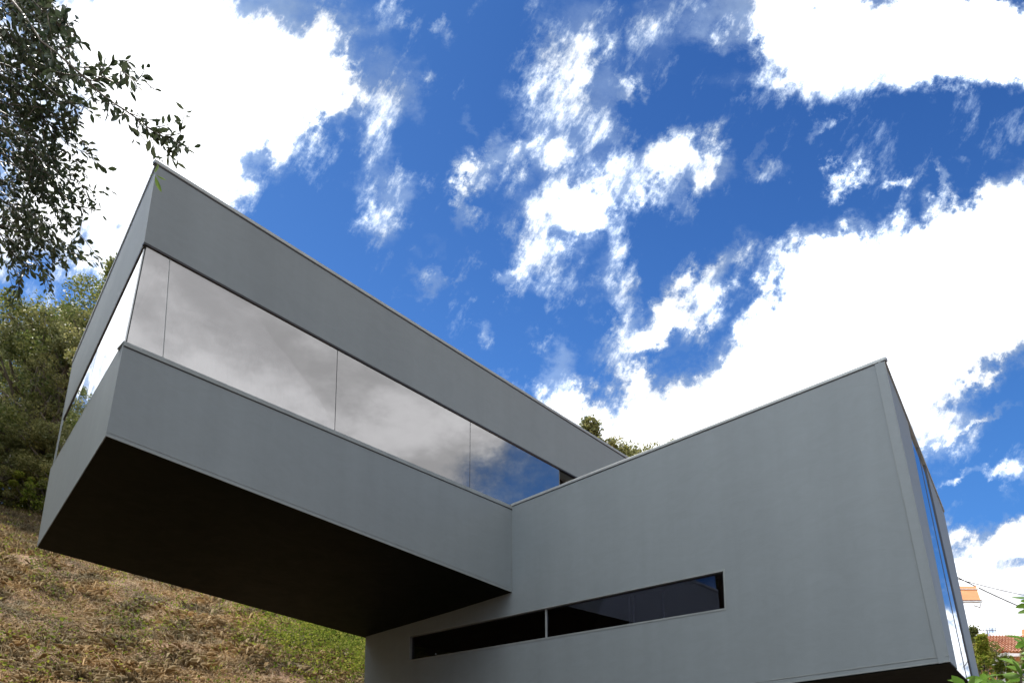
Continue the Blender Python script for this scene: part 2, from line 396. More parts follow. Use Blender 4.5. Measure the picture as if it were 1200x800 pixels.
# right end of the lower block: near jamb, full-height glazing, far jamb
fb = at_height(1152, 813, Bt1.z - .05)
rN = (fb - Bt1).cross(Tp1 - Bt1).normalized()
if rN.x < 0: rN = -rN
def PQ(px, py): return on_plane(px, py, Bt1, rN)
ft = PQ(1106, 600)
def frac(px):    # fraction along the top edge seen at px
    lo_, hi_ = 0., 1.
    for _ in range(40):
        m_ = (lo_ + hi_) / 2
        if proj(Tp1.lerp(ft, m_))[0] < px: lo_ = m_
        else: hi_ = m_
    return lo_
f1, f2 = frac(1064.5), frac(1080)
def fracb(px):
    lo_, hi_ = 0., 1.
    for _ in range(40):
        m_ = (lo_ + hi_) / 2
        if proj(Bt1.lerp(fb, m_))[0] < px: lo_ = m_
        else: hi_ = m_
    return lo_
f2 = frac(1085); g1, g2 = fracb(1122.5), fracb(1143.7)
def gb(f): return f * g1 / f1 if f < f1 else (g1 + (g2 - g1) * (f - f1) / (f2 - f1) if f < f2 else g2 + (1 - g2) * (f - f2) / (1 - f2))
def ecol(a, b_, name, t, off=0., mat='wall', parent=HS):
    q4 = [Tp1.lerp(ft, a), Tp1.lerp(ft, b_), Bt1.lerp(fb, gb(b_)), Bt1.lerp(fb, gb(a))]
    q4 = [p - rN * off for p in q4]; mb = MB(); mb.hexa(q4, [p - rN * t for p in q4]); return mb.build(name, M[mat], parent)
print('frac', f1, f2, 'len', (fb - Bt1).length, (ft - Tp1).length, 'u', u0, uT, uB, 'z', zt(0), zt(uT), zb(uB), zb(u0))
ecol(0, f1, 'end_jamb', .1, .004); ecol(f2, 1, 'end_jamb', .25)
GE = empty('end_glazing', (0, 0, 0), None, None); GE.parent = HS; GE.location = Bt1 - HS.location
fm = f1 + (f2 - f1) * .55
ecol(f1 + .002, fm - .005, 'pane', .012, .012, 'glass_end', GE); ecol(fm + .005, f2 - .002, 'pane', .012, .012, 'glass_end', GE)
ecol(fm - .005, fm + .005, 'mullion', .05, .009, 'black', GE)
ecol(f2 - .014, f2 - .001, 'window_frame', .05, .002, 'black', GE)
# underside, roof, rear wall, left end of the lower block
iv = -nR
wl_back = 4.6
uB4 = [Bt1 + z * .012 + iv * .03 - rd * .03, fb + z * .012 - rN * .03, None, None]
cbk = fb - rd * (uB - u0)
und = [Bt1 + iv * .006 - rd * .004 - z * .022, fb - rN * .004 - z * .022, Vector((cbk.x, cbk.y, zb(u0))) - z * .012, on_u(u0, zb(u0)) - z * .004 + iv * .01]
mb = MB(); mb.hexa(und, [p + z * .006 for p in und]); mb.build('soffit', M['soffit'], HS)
cbt = ft - rd * (uT - u0)
rf = [Tp1 - z * .1 + iv * .02 - rd * .05, ft - z * .1 - rd * .1, Vector((cbt.x, cbt.y, zt(0) - .1)), on_u(u0, zt(0) - .1) + iv * .02]
# the roof stops at the upper block's facade
mb = MB(); rf2 = [on_u(uc + .02, zt(uc) - .1) + iv * .02, rf[0], rf[1], rf[1] - rd * (uT - .5)]
mb.hexa(rf2, [p - z * .15 for p in rf2]); mb.build('roof', M['trim'], HS)
bk = [ft, rf[1] - rd * 5 + z * .1, Vector((cbk.x, cbk.y, zb(u0))), fb]
bk = [ft - rN * .26, Vector((cbt.x, cbt.y, zsof)) , Vector((cbk.x, cbk.y, zb(u0))), fb - rN * .26]
mb = MB(); mb.hexa(bk, [p + nR * .2 for p in bk]); mb.build('rear_wall', M['wall'], HS)
le = [on_u(u0, zL), on_u(u0, zb(u0)), Vector((cbk.x, cbk.y, zb(u0))), Vector((cbt.x, cbt.y, zL))]
mb = MB(); mb.hexa([p + rd * .002 + iv * .003 for p in le], [p + rd * .24 + iv * .003 for p in le]); mb.build('side_wall', M['wall'], HS)
# base storey, set back under the block
gz = -.3
bs = [on_u(u0 + .02, 0) + iv * .02, on_u(uB - 2.4, 0) + iv * .5, on_u(uB - 2.4, 0) + iv * 2.2, on_u(u0 + .02, 0) + iv * 2.2]
mb = MB(); mb.hexa([Vector((p.x, p.y, gz)) for p in bs], [Vector((p.x, p.y, zb(u0) + .1)) for p in bs]); mb.build('base_wall', M['wall'], HS)
# copings and profiles of the lower block
edge_trim(on_u(uc, zt(uc)) + rd * .0, Tp1 + rd * .02, nR, 'roof_coping', h=.04, d=.010, gap=.01)
edge_trim(Tp1 + iv * .0, ft, rN, 'roof_coping', h=.026, d=.012, gap=0)
mb = MB(); bd = (wbl - wbr).normalized()
mb.bar(wbr - z * .008, wbl - z * .008, nR * .007, z * .016); mb.bar(wbr + z * .055, wbl + z * .055, nR * .005, z * .012); mb.build('drip_profile', M['trim'], HS)
# vertical joint near the right edge of the wall
vj0 = wtr.lerp(wtc, .017) - z * .02; vj1 = wbr.lerp(wbl, .0135) + z * .06
mb = MB(); mb.bar(vj0, vj1, rd * .008, nR * .003); mb.build('wall_joint', M['trim'], HS)
mb = MB(); mb.bar(wtr + rd * .003, wbr + rd * .003, -rd * .006, nR * .003); mb.build('corner_bead', M['trim'], HS)
# vertical joint where the two blocks meet
mb = MB(); p0 = PF(599.3, 693); mb.bar(p0 + nF * .004 + nR * .004, on_u(uc, zt(uc)) + nF * .004 + nR * .004, nF * .008, nR * .008); mb.build('corner_joint', M['trim'], HS)
# ---- strip window
SW = empty('strip_window', (0, 0, 0), None, None); SW.parent = HS; SW.location = hBL - HS.location
fw = .012
o1 = [hTL, hTR, hBR, hBL]
def inset(q, w): 
    return [q[0] + rd * w - z * w, q[1] - rd * w - z * w, q[2] - rd * w + z * w, q[3] + rd * w + z * w]
mb = MB(); oi = inset(o1, fw); oo = inset(o1, -.012)
for k in range(4):
    j = (k + 1) % 4; a4 = [oo[k], oo[j], oi[j], oi[k]]; mb.hexa([p + nR * .006 for p in a4], [p - nR * .07 for p in a4])
mb.build('window_frame', M['trim'], SW)
fmid = (PR(638, 730) - C0).dot(rd)
def hz_(u, top):
    k = (u - uh0) / (uh1 - uh0); return (oi[0].z + (oi[1].z - oi[0].z) * k) if top else (oi[3].z + (oi[2].z - oi[3].z) * k)
def spane(ua, ub, name, mat, off, t=.01):
    q4 = [on_u(ua, hz_(ua, 1)), on_u(ub, hz_(ub, 1)), on_u(ub, hz_(ub, 0)), on_u(ua, hz_(ua, 0))]
    q4 = [p - nR * off for p in q4]; mb = MB(); mb.hexa(q4, [p - nR * t for p in q4]); return mb.build(name, M[mat], SW)
spane(uh0 + fw, fmid - .012, 'pane', 'glass_dark', .05); spane(fmid + .012, uh1 - fw, 'pane', 'glass_dark', .05)
spane(fmid - .0115, fmid + .0115, 'mullion', 'metal', .03, .05)
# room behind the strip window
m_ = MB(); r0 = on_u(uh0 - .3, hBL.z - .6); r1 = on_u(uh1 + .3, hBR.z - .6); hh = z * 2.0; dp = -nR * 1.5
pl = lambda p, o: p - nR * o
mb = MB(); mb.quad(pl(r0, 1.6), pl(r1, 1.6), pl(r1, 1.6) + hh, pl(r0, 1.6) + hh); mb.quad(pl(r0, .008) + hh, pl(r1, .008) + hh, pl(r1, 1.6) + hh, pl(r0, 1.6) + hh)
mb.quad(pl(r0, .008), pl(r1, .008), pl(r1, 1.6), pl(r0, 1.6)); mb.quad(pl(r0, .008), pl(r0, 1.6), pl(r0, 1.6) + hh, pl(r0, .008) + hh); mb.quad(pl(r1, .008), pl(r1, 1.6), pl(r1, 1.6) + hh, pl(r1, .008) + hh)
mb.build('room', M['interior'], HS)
for xx in (722, 727, 762):
    u = (PR(xx, 700) - C0).dot(rd); p = on_u(u, hBR.z - .5) - nR * .29
    mb = MB(); mb.bar(p, p + z * 1.5, rd * .014, -nR * .02); mb.build('inner_post', M['white'], HS)

# ------------------------------------------------------------------ foliage generators
def rand_frames(n, up=.4):
    a = rng.normal(size=(n, 3)); a[:, 2] = a[:, 2] * .7; a /= np.linalg.norm(a, axis=1)[:, None]
    b = rng.normal(size=(n, 3)); b[:, 2] += up; b -= (b * a).sum(1)[:, None] * a; b /= np.linalg.norm(b, axis=1)[:, None]
    return a, np.cross(a, b), b
def leaf_quads(P, size):
    n = len(P); a, b, c = rand_frames(n); s = size * rng.uniform(.6, 1.3, n)[:, None]; w = s * rng.uniform(.4, .65, n)[:, None]
    return np.stack([P - a * s * .5, P + b * w * .5 + c * s * .06, P + a * s * .5, P - b * w * .5 + c * s * .06], 1)
def crown_points(h0, h1, rad, nclump, per, seed, squash=1., skirt=.0):
    r = np.random.default_rng(seed); P = []; centers = []
    H = h1 - h0
    for k in range(nclump):
        t = r.uniform(0, 1) ** .85; an = r.uniform(0, 2 * math.pi)
        prof = math.sin(math.pi * min(1, max(.02, t * .86 + .14 * (1 - skirt) + .12))) ** .6
        rr = rad * prof * (r.uniform(.35, 1.) ** .5) * (1 + .22 * math.sin(3 * an + seed) + .12 * math.sin(5 * an + 2 * seed + 4 * t))
        c = np.array([math.cos(an) * rr, math.sin(an) * rr * squash, h0 + H * t]); centers.append(c)
        cr = r.uniform(.28, .62) * rad * .34
        n = int(per * r.uniform(.5, 1.4))
        g = r.normal(size=(n, 3)); g /= np.linalg.norm(g, axis=1)[:, None]; g *= (r.uniform(.25, 1., n) ** .5)[:, None] * cr; g[:, 2] *= .62
        P.append(c + g)
    return np.concatenate(P), centers
tree_cache = {}
def tree_meshes(key, h, rad, h0, nclump, per, leaf, mat, seed, skirt=0.):
    if key in tree_cache: return tree_cache[key]
    P, cs = crown_points(h0, h, rad, nclump, per, seed, 1, skirt)
    me = np_mesh('crown', leaf_quads(P, leaf), 4); me.materials.append(M[mat])
    mb = MB(); r = random.Random(seed); r0 = h * .022 + .05
    pts = [(0, 0, -.6)]; x = y = 0
    for k in range(1, 7):
        x += r.uniform(-.12, .12); y += r.uniform(-.12, .12); pts.append((x, y, h * .82 * k / 6))
    mb.tube(pts, [r0 * 1.5] + [r0 * (1 - .14 * k) for k in range(1, 7)], 8)
    for c in cs[::2]:
        k = min(5, max(1, int(c[2] * .75 / (h * .82) * 6))); s = Vector(pts[k]); e = Vector(c); mid = s.lerp(e, .5) + Vector((r.uniform(-.2, .2), r.uniform(-.2, .2), -.15))
        mb.tube([s, mid, e], [r0 * .4, r0 * .26, r0 * .1], 5)
    tm = mb.mesh('trunk'); tm.materials.append(M['bark']); tm.shade_smooth()
    tree_cache[key] = (me, tm); return me, tm
def place_tree(name, key, x, y, s, rz, label, cat, group, sink=.2, **kw):
    if kw: tree_meshes(key, **kw)
    cm, tm = tree_cache[key]
    o = empty(name, (x, y, hzs(x, y) - sink), label, cat, group); o.rotation_euler = (0, 0, rz); o.scale = (s, s, s)
    for nme, mm in (('trunk', tm), ('crown', cm)):
        c = bpy.data.objects.new(nme, mm); COL.objects.link(c); c.parent = o
    return o
tree_meshes('oakA', 8.5, 3.3, .9, 170, 330, .095, 'hill_leaf', 3)
tree_meshes('oakB', 7.2, 2.8, .2, 160, 300, .085, 'hill_leaf2', 5, 1.)
tree_meshes('oakC', 10, 3.2, 1.8, 160, 320, .10, 'hill_leaf', 9)
tree_meshes('bush', 2.6, 1.7, .05, 70, 220, .075, 'hill_leaf2', 13, 1.)
tree_meshes('bushG', 2.0, 1.5, .05, 60, 200, .08, 'weed', 17, 1.)
tree_meshes('airy', 8.5, 2.8, 2.8, 95, 110, .15, 'hill_leaf2', 21)
TG = 'trees along the crest of the dry slope'
def px_tree(name, key, px, Y, s, rz, label, cat='tree', group=TG, sink=.2):
    x = (px - 600) / FPX * Y * 1.0; return place_tree(name, key, x, Y, s, rz, label, cat, group, sink)
px_tree('oak_tree', 'oakA', 96, 34.5, 1.52, .5, 'dark green oak with the highest crown on the slope, beside the cantilever end')
px_tree('oak_tree', 'oakB', 60, 32.0, 1.18, 2.2, 'pale green bushy oak between the left edge and the glass corner of the house')
px_tree('oak_tree', 'oakB', 4, 32.2, 1.25, 1.2, 'pale green oak cut by the left edge of the picture')
px_tree('oak_tree', 'oakC', 30, 37, 1.12, 3.3, 'tall oak set back behind the pale oaks at the left edge')
px_tree('oak_tree', 'oakA', -60, 36, 1.0, 4.1, 'broad oak just outside the left edge, mirrored in the end window')
px_tree('oak_tree', 'oakA', 150, 37.5, 1.0, 5.1, 'oak mostly hidden behind the end wall of the cantilever')
px_tree('shrub', 'bushG', 12, 30.6, 1.0, .4, 'bright green low shrub at the upper rim of the dry grass', 'shrub', 'shrubs at the rim of the slope')
px_tree('shrub', 'bush', 55, 30.8, 1.1, 1.4, 'olive brown shrub at the rim of the slope beside the cantilever end', 'shrub', 'shrubs at the rim of the slope')
px_tree('shrub', 'bush', -35, 30.6, 1.2, 2.4, 'wide olive shrub just beyond the left edge of the picture', 'shrub', 'shrubs at the rim of the slope')
for i, (px, Y, k) in enumerate(((250, 40, 'oakA'), (340, 42, 'oakB'), (-140, 34, 'oakC'), (-230, 31, 'oakA'))):
    px_tree('oak_tree', k, px, Y, .9, i * 1.3, ['oak behind the upper block, left one of two hidden trees', 'oak behind the upper block, right one of two hidden trees', 'tall oak left of the picture, mirrored in the end window', 'rounded oak farthest left on the slope, mirrored in the end window'][i])
# tops over the roof valley
def top_tree(px, py, Y, key, h, label, rz):
    x = (px - 600) / FPX * Y; p = at_depth(px, py, Y); zb_ = hzs(x, Y) - .2; s = (p.z - zb_) / h
    o = place_tree('tall_tree', key, p.x, Y, s, rz, label, 'tree', 'tree tops showing over the roofs', .2); return o
top_tree(691, 476, 38, 'airy', 9.1, 'loose pale tree top rising above the roof valley, largest of those over the roofs', .3)
top_tree(729, 518, 39, 'oakB', 7.5, 'small rounded tree top at the lowest point of the roof valley', 1.3)
top_tree(741, 524, 40, 'oakB', 7.5, 'tree top touching the lower block coping, right of the roof valley', 2.6)
top_tree(787, 503, 38, 'airy', 9.1, 'sparse twiggy tree top barely clearing the lower block coping', 3.9)
# trees to the left of and behind the viewer: they darken and fill the mirror images in the glass; the last three are added to block low light
for i, (x, y, s, k) in enumerate(((-15, 6, 2.0, 'oakA'), (-17, -1, 1.5, 'oakC'), (-15.5, -7, 1.4, 'oakA'), (-22, 3, 1.6, 'oakC'), (-17.5, 10.5, 1.4, 'oakA'), (-18.5, 14.6, .95, 'oakB'), (-22, 18, 1.05, 'oakA'), (-21.5, 22, 1.0, 'oakB'), (-26, 21, 1.2, 'oakC'), (-25, 26, 1.15, 'oakA'), (-31, 24, 1.2, 'oakC'), (-15.8, 16.8, 1.9, 'bush'), (-20.5, 26.5, .72, 'oakB'), (-25, 30, .8, 'oakA'), (-16, 17.5, .95, 'oakA'), (-14.8, 16.6, .8, 'oakB'), (-19.5, 4.6, 2.1, 'oakA'), (-9, -9, 1.3, 'oakA'), (-3, -12, 1.2, 'oakC'), (4, -13, 1.2, 'oakA'))):
    place_tree('oak_tree', k, x, y, s, i * 1.1, ['broad oak nearest the house, mirrored at the right end of the strip window', 'tall oak level with the viewer, mirrored in the strip window', 'oak behind the viewer on the left', 'tall oak in the back row left of the viewer', 'dark oak on the slope foot left of the picture', 'small pale oak mirrored at the left end of the strip window', 'dark oak on the slope beyond the left edge of the picture', 'pale oak halfway up the slope beyond the left edge of the picture', 'tall oak mirrored low in the end window, nearest of three', 'rounded oak mirrored low in the end window, middle of three', 'tall oak mirrored low in the end window, farthest of three', 'broad olive bush level with the rear of the house', 'oak just beyond the left edge, mirrored at the foot of the end window', 'tall oak further up the slope, mirrored at the foot of the end window', 'dark oak mirrored in the strip window, behind the olive bush', 'low pale oak mirrored in the strip window, in front of the olive bush', 'huge oak in the back row, mirrored at the right end of the strip window', 'broad oak added behind the viewer to block low light, left one of three', 'tall oak added behind the viewer to block low light, middle one of three', 'broad oak added behind the viewer to block low light, right one of three'][i], 'tree', 'trees left of the viewer')

# ------------------------------------------------------------------ slope cover
def slope_pts(n, ok=None, ylo=9.5, yhi=31.):
    out = []
    while len(out) < n:
        k = 4000; Yr = ylo + (yhi - ylo) * rng.uniform(0, 1, k) ** 1.15; px = rng.uniform(-40, 445, k)
        Xr = (px - 600) / FPX * Yr
        D = UX * Xr + UY * Yr
        m = (D < 36.5) & ~((Xr > -2.9) & (Yr > 14) & (Yr < 19))
        if ok is not None: m &= ok(Xr, Yr)
        out += list(zip(Xr[m], Yr[m]))
    a = np.array(out[:n]); return np.column_stack([a, hz(a[:, 0], a[:, 1])])
def pn2(x, y, s=1., o=0.):
    return np.sin(x * 1.1 * s + 2 * np.sin(y * .7 * s + o)) * np.sin(y * 1.3 * s + 1.7 * np.sin(x * .9 * s + 1 + o))
def blades(P, h, w, lean, tuft=1):
    n = len(P); an = rng.uniform(0, 2 * math.pi, n); d = np.column_stack([np.cos(an), np.sin(an), np.zeros(n)]); side = np.column_stack([-np.sin(an), np.cos(an), np.zeros(n)])
    hh = (h * rng.uniform(.4, 1.3, n))[:, None]; ww = (w * rng.uniform(.6, 1.4, n))[:, None]; l = (lean * rng.uniform(.2, 1.3, n))[:, None]
    up = np.array([0, 0, 1.]); mid = P + up * hh * .6 + d * hh * l * .4; tip = P + up * hh * (1 - .45 * l) + d * hh * l * 1.1
    return np.stack([P - side * ww, P + side * ww, mid + side * ww * .8, tip, mid - side * ww * .8], 1)
def tufts(n, per, spread, **k):
    c = slope_pts(n, k.pop('ok', None)); P = np.repeat(c, per, 0); P[:, :2] += rng.normal(size=(len(P), 2)) * spread; P[:, 2] = hz(P[:, 0], P[:, 1]) - .01
    return blades(P, **k)
rim = lambda x, y: (UX * x + UY * y) > 27.5 + 1.5 * pn2(x, y, .8)
V = np.concatenate([tufts(15000, 7, .16, h=.09, w=.004, lean=1.1, ok=lambda x, y: pn2(x, y, 1.3) > -.35), tufts(2600, 14, .13, h=.20, w=.004, lean=1.0, ok=lambda x, y: pn2(x, y, 2.1, 2) > .3), tufts(6500, 9, .16, h=.26, w=.006, lean=.6, ok=rim)])
tag(link('dry_grass', np_mesh('dry_grass', V, 5), M['straw']), 'straw coloured dry grass covering the slope under the cantilever', 'grass', kind='stuff')
P = slope_pts(190000); P[:, 2] += rng.uniform(0, .035, len(P)); n = len(P)
a, b_, c_ = rand_frames(n, 2.2); s = rng.uniform(.006, .019, n)[:, None]
a[:, 2] = .5 * (UX * a[:, 0] + UY * a[:, 1]) + a[:, 2] * .3
V = np.stack([P - a * s, P + b_ * s * .55, P + a * s, P - b_ * s * .5], 1)
tag(link('leaf_litter', np_mesh('leaf_litter', V, 4), M['litter']), 'brown dead leaves and twigs strewn over the bare soil of the slope', 'leaf litter', kind='stuff')
# long dry stems lying about
P = slope_pts(75000, lambda x, y: pn2(x, y, .9, 4) + .5 * pn2(x, y, 3.1) > -.45); n = len(P); an = rng.uniform(0, 6.28, n); L = (rng.uniform(.25, .65, n) ** 2.2)[:, None] * 1.1; d = np.column_stack([np.cos(an), np.sin(an), rng.normal(size=n) * .16 + .06 + .5 * (UX * np.cos(an) + UY * np.sin(an))]); sd_ = np.column_stack([-np.sin(an), np.cos(an), np.zeros(n)]) * .0035
P[:, 2] += .02
V = np.stack([P - sd_, P + sd_, P + d * L + sd_ * .6, P + d * L - sd_ * .6], 1)
tag(link('dry_twigs', np_mesh('dry_twigs', V, 4), M['straw']), 'thin pale stems and twigs lying across the slope', 'twigs', kind='stuff')
# green weeds: dense towards the house corner, scattered elsewhere
def weed_ok(x, y):
    px = 600 + FPX * x / y; dn_ = np.clip((px - 235) / 160, 0, 1) * np.clip((y - 15.5) / 4, 0, 1)
    return rng.uniform(0, 1, x.shape) < (.004 + .035 * (pn2(x, y, 1.6, 3) > .35) + dn_ ** 1.6 * 1.0 * (pn2(x, y, 2.6, 1) + .5 * pn2(x, y, 6, 2) > -.05))
c = slope_pts(2900, weed_ok); P = np.repeat(c, 20, 0); r_ = rng.normal(size=(len(P), 3)) * np.array([.15, .15, .13]); P = P + r_; P[:, 2] = hz(P[:, 0], P[:, 1]) + np.abs(r_[:, 2]) * 2.6 + .015
V = leaf_quads(P, .068)
tag(link('green_weeds', np_mesh('green_weeds', V, 4), M['weed']), 'light green leafy weeds growing on the slope, thickest beside the house corner', 'weeds', kind='stuff')
# stones
def stone_mesh(seed):
    import bmesh
    bm = bmesh.new(); bmesh.ops.create_icosphere(bm, subdivisions=2, radius=1); r = random.Random(seed)
    k = [Vector((r.uniform(-1, 1), r.uniform(-1, 1), r.uniform(-1, 1))).normalized() for _ in range(9)]
    for v in bm.verts:
        for q_ in k:
            dd = v.co.dot(q_)
            if dd > .62: v.co -= q_ * (dd - .62) * .9
        v.co.z *= .55; v.co.x *= 1.25
    me = bpy.data.meshes.new('stone'); bm.to_mesh(me); bm.free(); me.materials.append(M['stone']); return me
sm = [stone_mesh(i) for i in range(5)]
rs = random.Random(4)
for i in range(46):
    if i < 30: px, py = rs.gauss(165, 17), rs.gauss(714, 8)
    else: px, py = rs.uniform(0, 380), rs.uniform(640, 800)
    # march the line of sight to the ground
    d = ray(px, py); t = 6.
    while t < 45:
        p = EYE + d * t
        if p.z < hzs(p.x, p.y): break
        t += .08
    if t > 44: continue
    o = bpy.data.objects.new('stone', sm[i % 5]); COL.objects.link(o); s = rs.uniform(.03, .085) if i < 30 else rs.uniform(.03, .07)
    if i == 31: px, py, s = 0, 0, .11
    o.location = (p.x, p.y, hzs(p.x, p.y) + s * .3); o.scale = (s, s, s); o.rotation_euler = (rs.uniform(-.4, .4), rs.uniform(-.4, .4), rs.uniform(0, 6))
    if i < 30: tag(o, 'ochre stone in the crumbling patch halfway up the slope', 'stone', 'ochre stones of the crumbling patch')
    else: tag(o, 'loose ochre stone lying on its own in the dry grass', 'stone', 'loose stones on the slope')

# ------------------------------------------------------------------ overhanging oak, top left
def leaf_shape(P, a, b, c, L, Wd, curl):
    # 8-point blade with a fold along the midrib; returns two fans (left / right half), each 5 points
    prof = [(0, 0), (.25, .7), (.55, 1.), (.82, .62), (1, 0)]
    def pt(t, w, sgn): return P + a * (L * t)[:, None] + b * (Wd * w * sgn * .5)[:, None] + c * (L * (-curl * t * t) + np.abs(w) * Wd * .16)[:, None]
    left = np.stack([pt(t, w, 1) for t, w in prof], 1); right = np.stack([pt(t, w, -1) for t, w in prof][::-1], 1)
    return left, right
def leaf_mesh(name, P, a, up, L, Wd, curl):
    b = np.cross(up, a); b /= np.linalg.norm(b, axis=1)[:, None] + 1e-9; c = np.cross(a, b)
    l, r = leaf_shape(P, a, b, c, L, Wd, curl); n = len(P)
    # one island per leaf: shared midrib ends
    V = np.concatenate([l, r[:, 1:4]], 1)      # 0..4 left, 5..7 right (from tip side to base side)
    me = bpy.data.meshes.new(name); me.vertices.add(n * 8); me.vertices.foreach_set('co', V.reshape(-1).astype(np.float32))
    pat = np.array([0, 1, 2, 3, 4, 4, 5, 6, 7, 0]); idx = (np.arange(n)[:, None] * 8 + pat[None]).reshape(-1)
    me.loops.add(n * 10); me.loops.foreach_set('vertex_index', idx.astype(np.int32)); me.polygons.add(n * 2)
    me.polygons.foreach_set('loop_start', np.arange(0, n * 10, 5, dtype=np.int32)); me.polygons.foreach_set('loop_total', np.full(n * 2, 5, dtype=np.int32)); me.update(calc_edges=True)
    return me
OK_ = empty('holm_oak', (-4.4, 3.4, 0), 'holm oak whose leafy dark branches hang into the top left of the picture', 'tree')
class Leaves:
    def __init__(s): s.P = []; s.a = []; s.L = []
    def twig(s, pts, spacing, L, spread=.9, r=random, start=0.):
        acc = 0; tot = sum((Vector(q) - Vector(p)).length for p, q in zip(pts, pts[1:])); run = 0
        for p, q in zip(pts, pts[1:]):
            p, q = Vector(p), Vector(q); l = (q - p).length; t = (q - p) / max(l, 1e-6)
            while acc < l:
                if run + acc > start * tot:
                    pos = p + t * acc; o = Vector((r.gauss(0, 1), r.gauss(0, 1), r.gauss(0, 1))); o -= t * o.dot(t); o.normalize()
                    d = (t * r.uniform(.35, 1.) + o * spread * r.uniform(.5, 1.1) + Vector((0, 0, -.15))).normalized()
                    s.P.append(pos + o * .004); s.a.append(d); s.L.append(L * r.uniform(.65, 1.25))
                acc += spacing * r.uniform(.6, 1.4)
            acc -= l; run += l
    def build(s, name, mat, parent, wr=.42, curl=.12):
        P = np.array(s.P); a = np.array(s.a); L = np.array(s.L); n = len(P)
        up = rng.normal(size=(n, 3)) * .7; up[:, 2] += .8
        me = leaf_mesh(name, P, a, up, L, L * wr * rng.uniform(.8, 1.2, n), np.full(n, curl) * rng.uniform(-.5, 1.8, n))
        return link(name, me, mat, parent, True)
rt = random.Random(21)
LV = Leaves(); BR = MB(); FL = Leaves()
def guided(path, depth, rad, L, sp, leaves=LV, start=0., jit=.02, spread=.9):
    pts = [at_depth(x, y, depth + dd) for x, y, dd in path]
    out = []
    for p, q in zip(pts, pts[1:]):
        out.append(p); out.append(p.lerp(q, .5) + Vector((rt.gauss(0, jit), rt.gauss(0, jit), rt.gauss(0, jit))))
    out.append(pts[-1]); BR.tube(out, [rad * (1 - .75 * k / (len(out) - 1)) for k in range(len(out))], 6)
    leaves.twig(out, sp, L, spread, rt, start); return out
def side_twigs(path, n, ln, L, sp, lo_=.15, up=.0):
    for k in range(n):
        t = lo_ + (1 - lo_) * (k + rt.random()) / n; f = t * (len(path) - 1); i = min(int(f), len(path) - 2); p = path[i].lerp(path[i + 1], f - i)
        d0 = (path[i + 1] - path[i]).normalized(); d = (d0 * .7 + Vector((rt.gauss(0, .6), rt.gauss(0, .5), rt.gauss(-.1 + up, .6)))).normalized()
        l = ln * rt.uniform(.5, 1.3); q = p + d * l * .5 + Vector((0, 0, -.01)); e = p + d * l + Vector((0, 0, -.035 * l / .1 * .3))
        BR.tube([p, q, e], [.0022, .0017, .0009], 5); LV.twig([p, q, e], sp, L, .9, rt)
main = guided([(-60, -60, .2), (15, 2, .1), (48, 48, .05), (98, 90, 0), (135, 122, 0), (165, 142, 0), (192, 162, 0), (212, 160, 0)], 3.1, .0065, .040, .022, start=.35)
side_twigs(main, 26, .13, .040, .016, .3)
t2 = guided([(98, 88, 0), (118, 78, .02), (135, 72, .03), (148, 78, .03)], 3.1, .004, .042, .016); side_twigs(t2, 5, .06, .04, .018)
t3 = guided([(110, 95, 0), (140, 100, -.05), (160, 96, -.1), (172, 98, -.1)], 3.05, .004, .042, .018); side_twigs(t3, 6, .07, .04, .018)
t4 = guided([(60, 20, 0), (78, 10, .02), (85, 30, .04), (92, 48, .05)], 3.1, .004, .042, .018); side_twigs(t4, 6, .07, .04, .018)
t5 = guided([(165, 142, 0), (170, 165, 0), (176, 188, 0), (182, 204, 0)], 3.1, .0022, .03, .09)
# two fresh leaf pairs at its tip
for (x0, y0, x1, y1) in ((183, 205, 197, 213), (182, 206, 190, 230), (181, 203, 186, 190), (181, 205, 172, 205)):
    p, q_ = at_depth(x0, y0, 3.1), at_depth(x1, y1, 3.1 + rt.uniform(-.02, .02)); FL.P.append(p); FL.a.append((q_ - p).normalized()); FL.L.append((q_ - p).length * .85)
# hanging mass on the left
bound = [(0, 48), (40, 85), (80, 108), (120, 118), (150, 100), (200, 118), (240, 134), (270, 112), (300, 104), (330, 70), (345, 30)]
def bx(y):
    for (y0, x0), (y1, x1) in zip(bound, bound[1:]):
        if y0 <= y <= y1: return x0 + (x1 - x0) * (y - y0) / (y1 - y0)
    return 40
for k in range(80):
    ey = 10 + 325 * ((k + rt.random()) / 80); ex = bx(ey) * (rt.uniform(.05, 1.0) ** .6); dep = rt.uniform(3.2, 3.8) + ey * .0032
    sx = rt.uniform(-70, -10) + ex * .15; sy = ey - rt.uniform(30, 110)
    mx, my = (sx + ex) / 2, (sy + ey) / 2 - rt.uniform(0, 14)
    lf = rt.uniform(.038, .047)
    pth = guided([(sx, sy, .05), (mx, my, 0), (ex, ey, 0)], dep, .0045, lf, .021, start=.25)
    side_twigs(pth, 7, .12, lf, .018, .3)
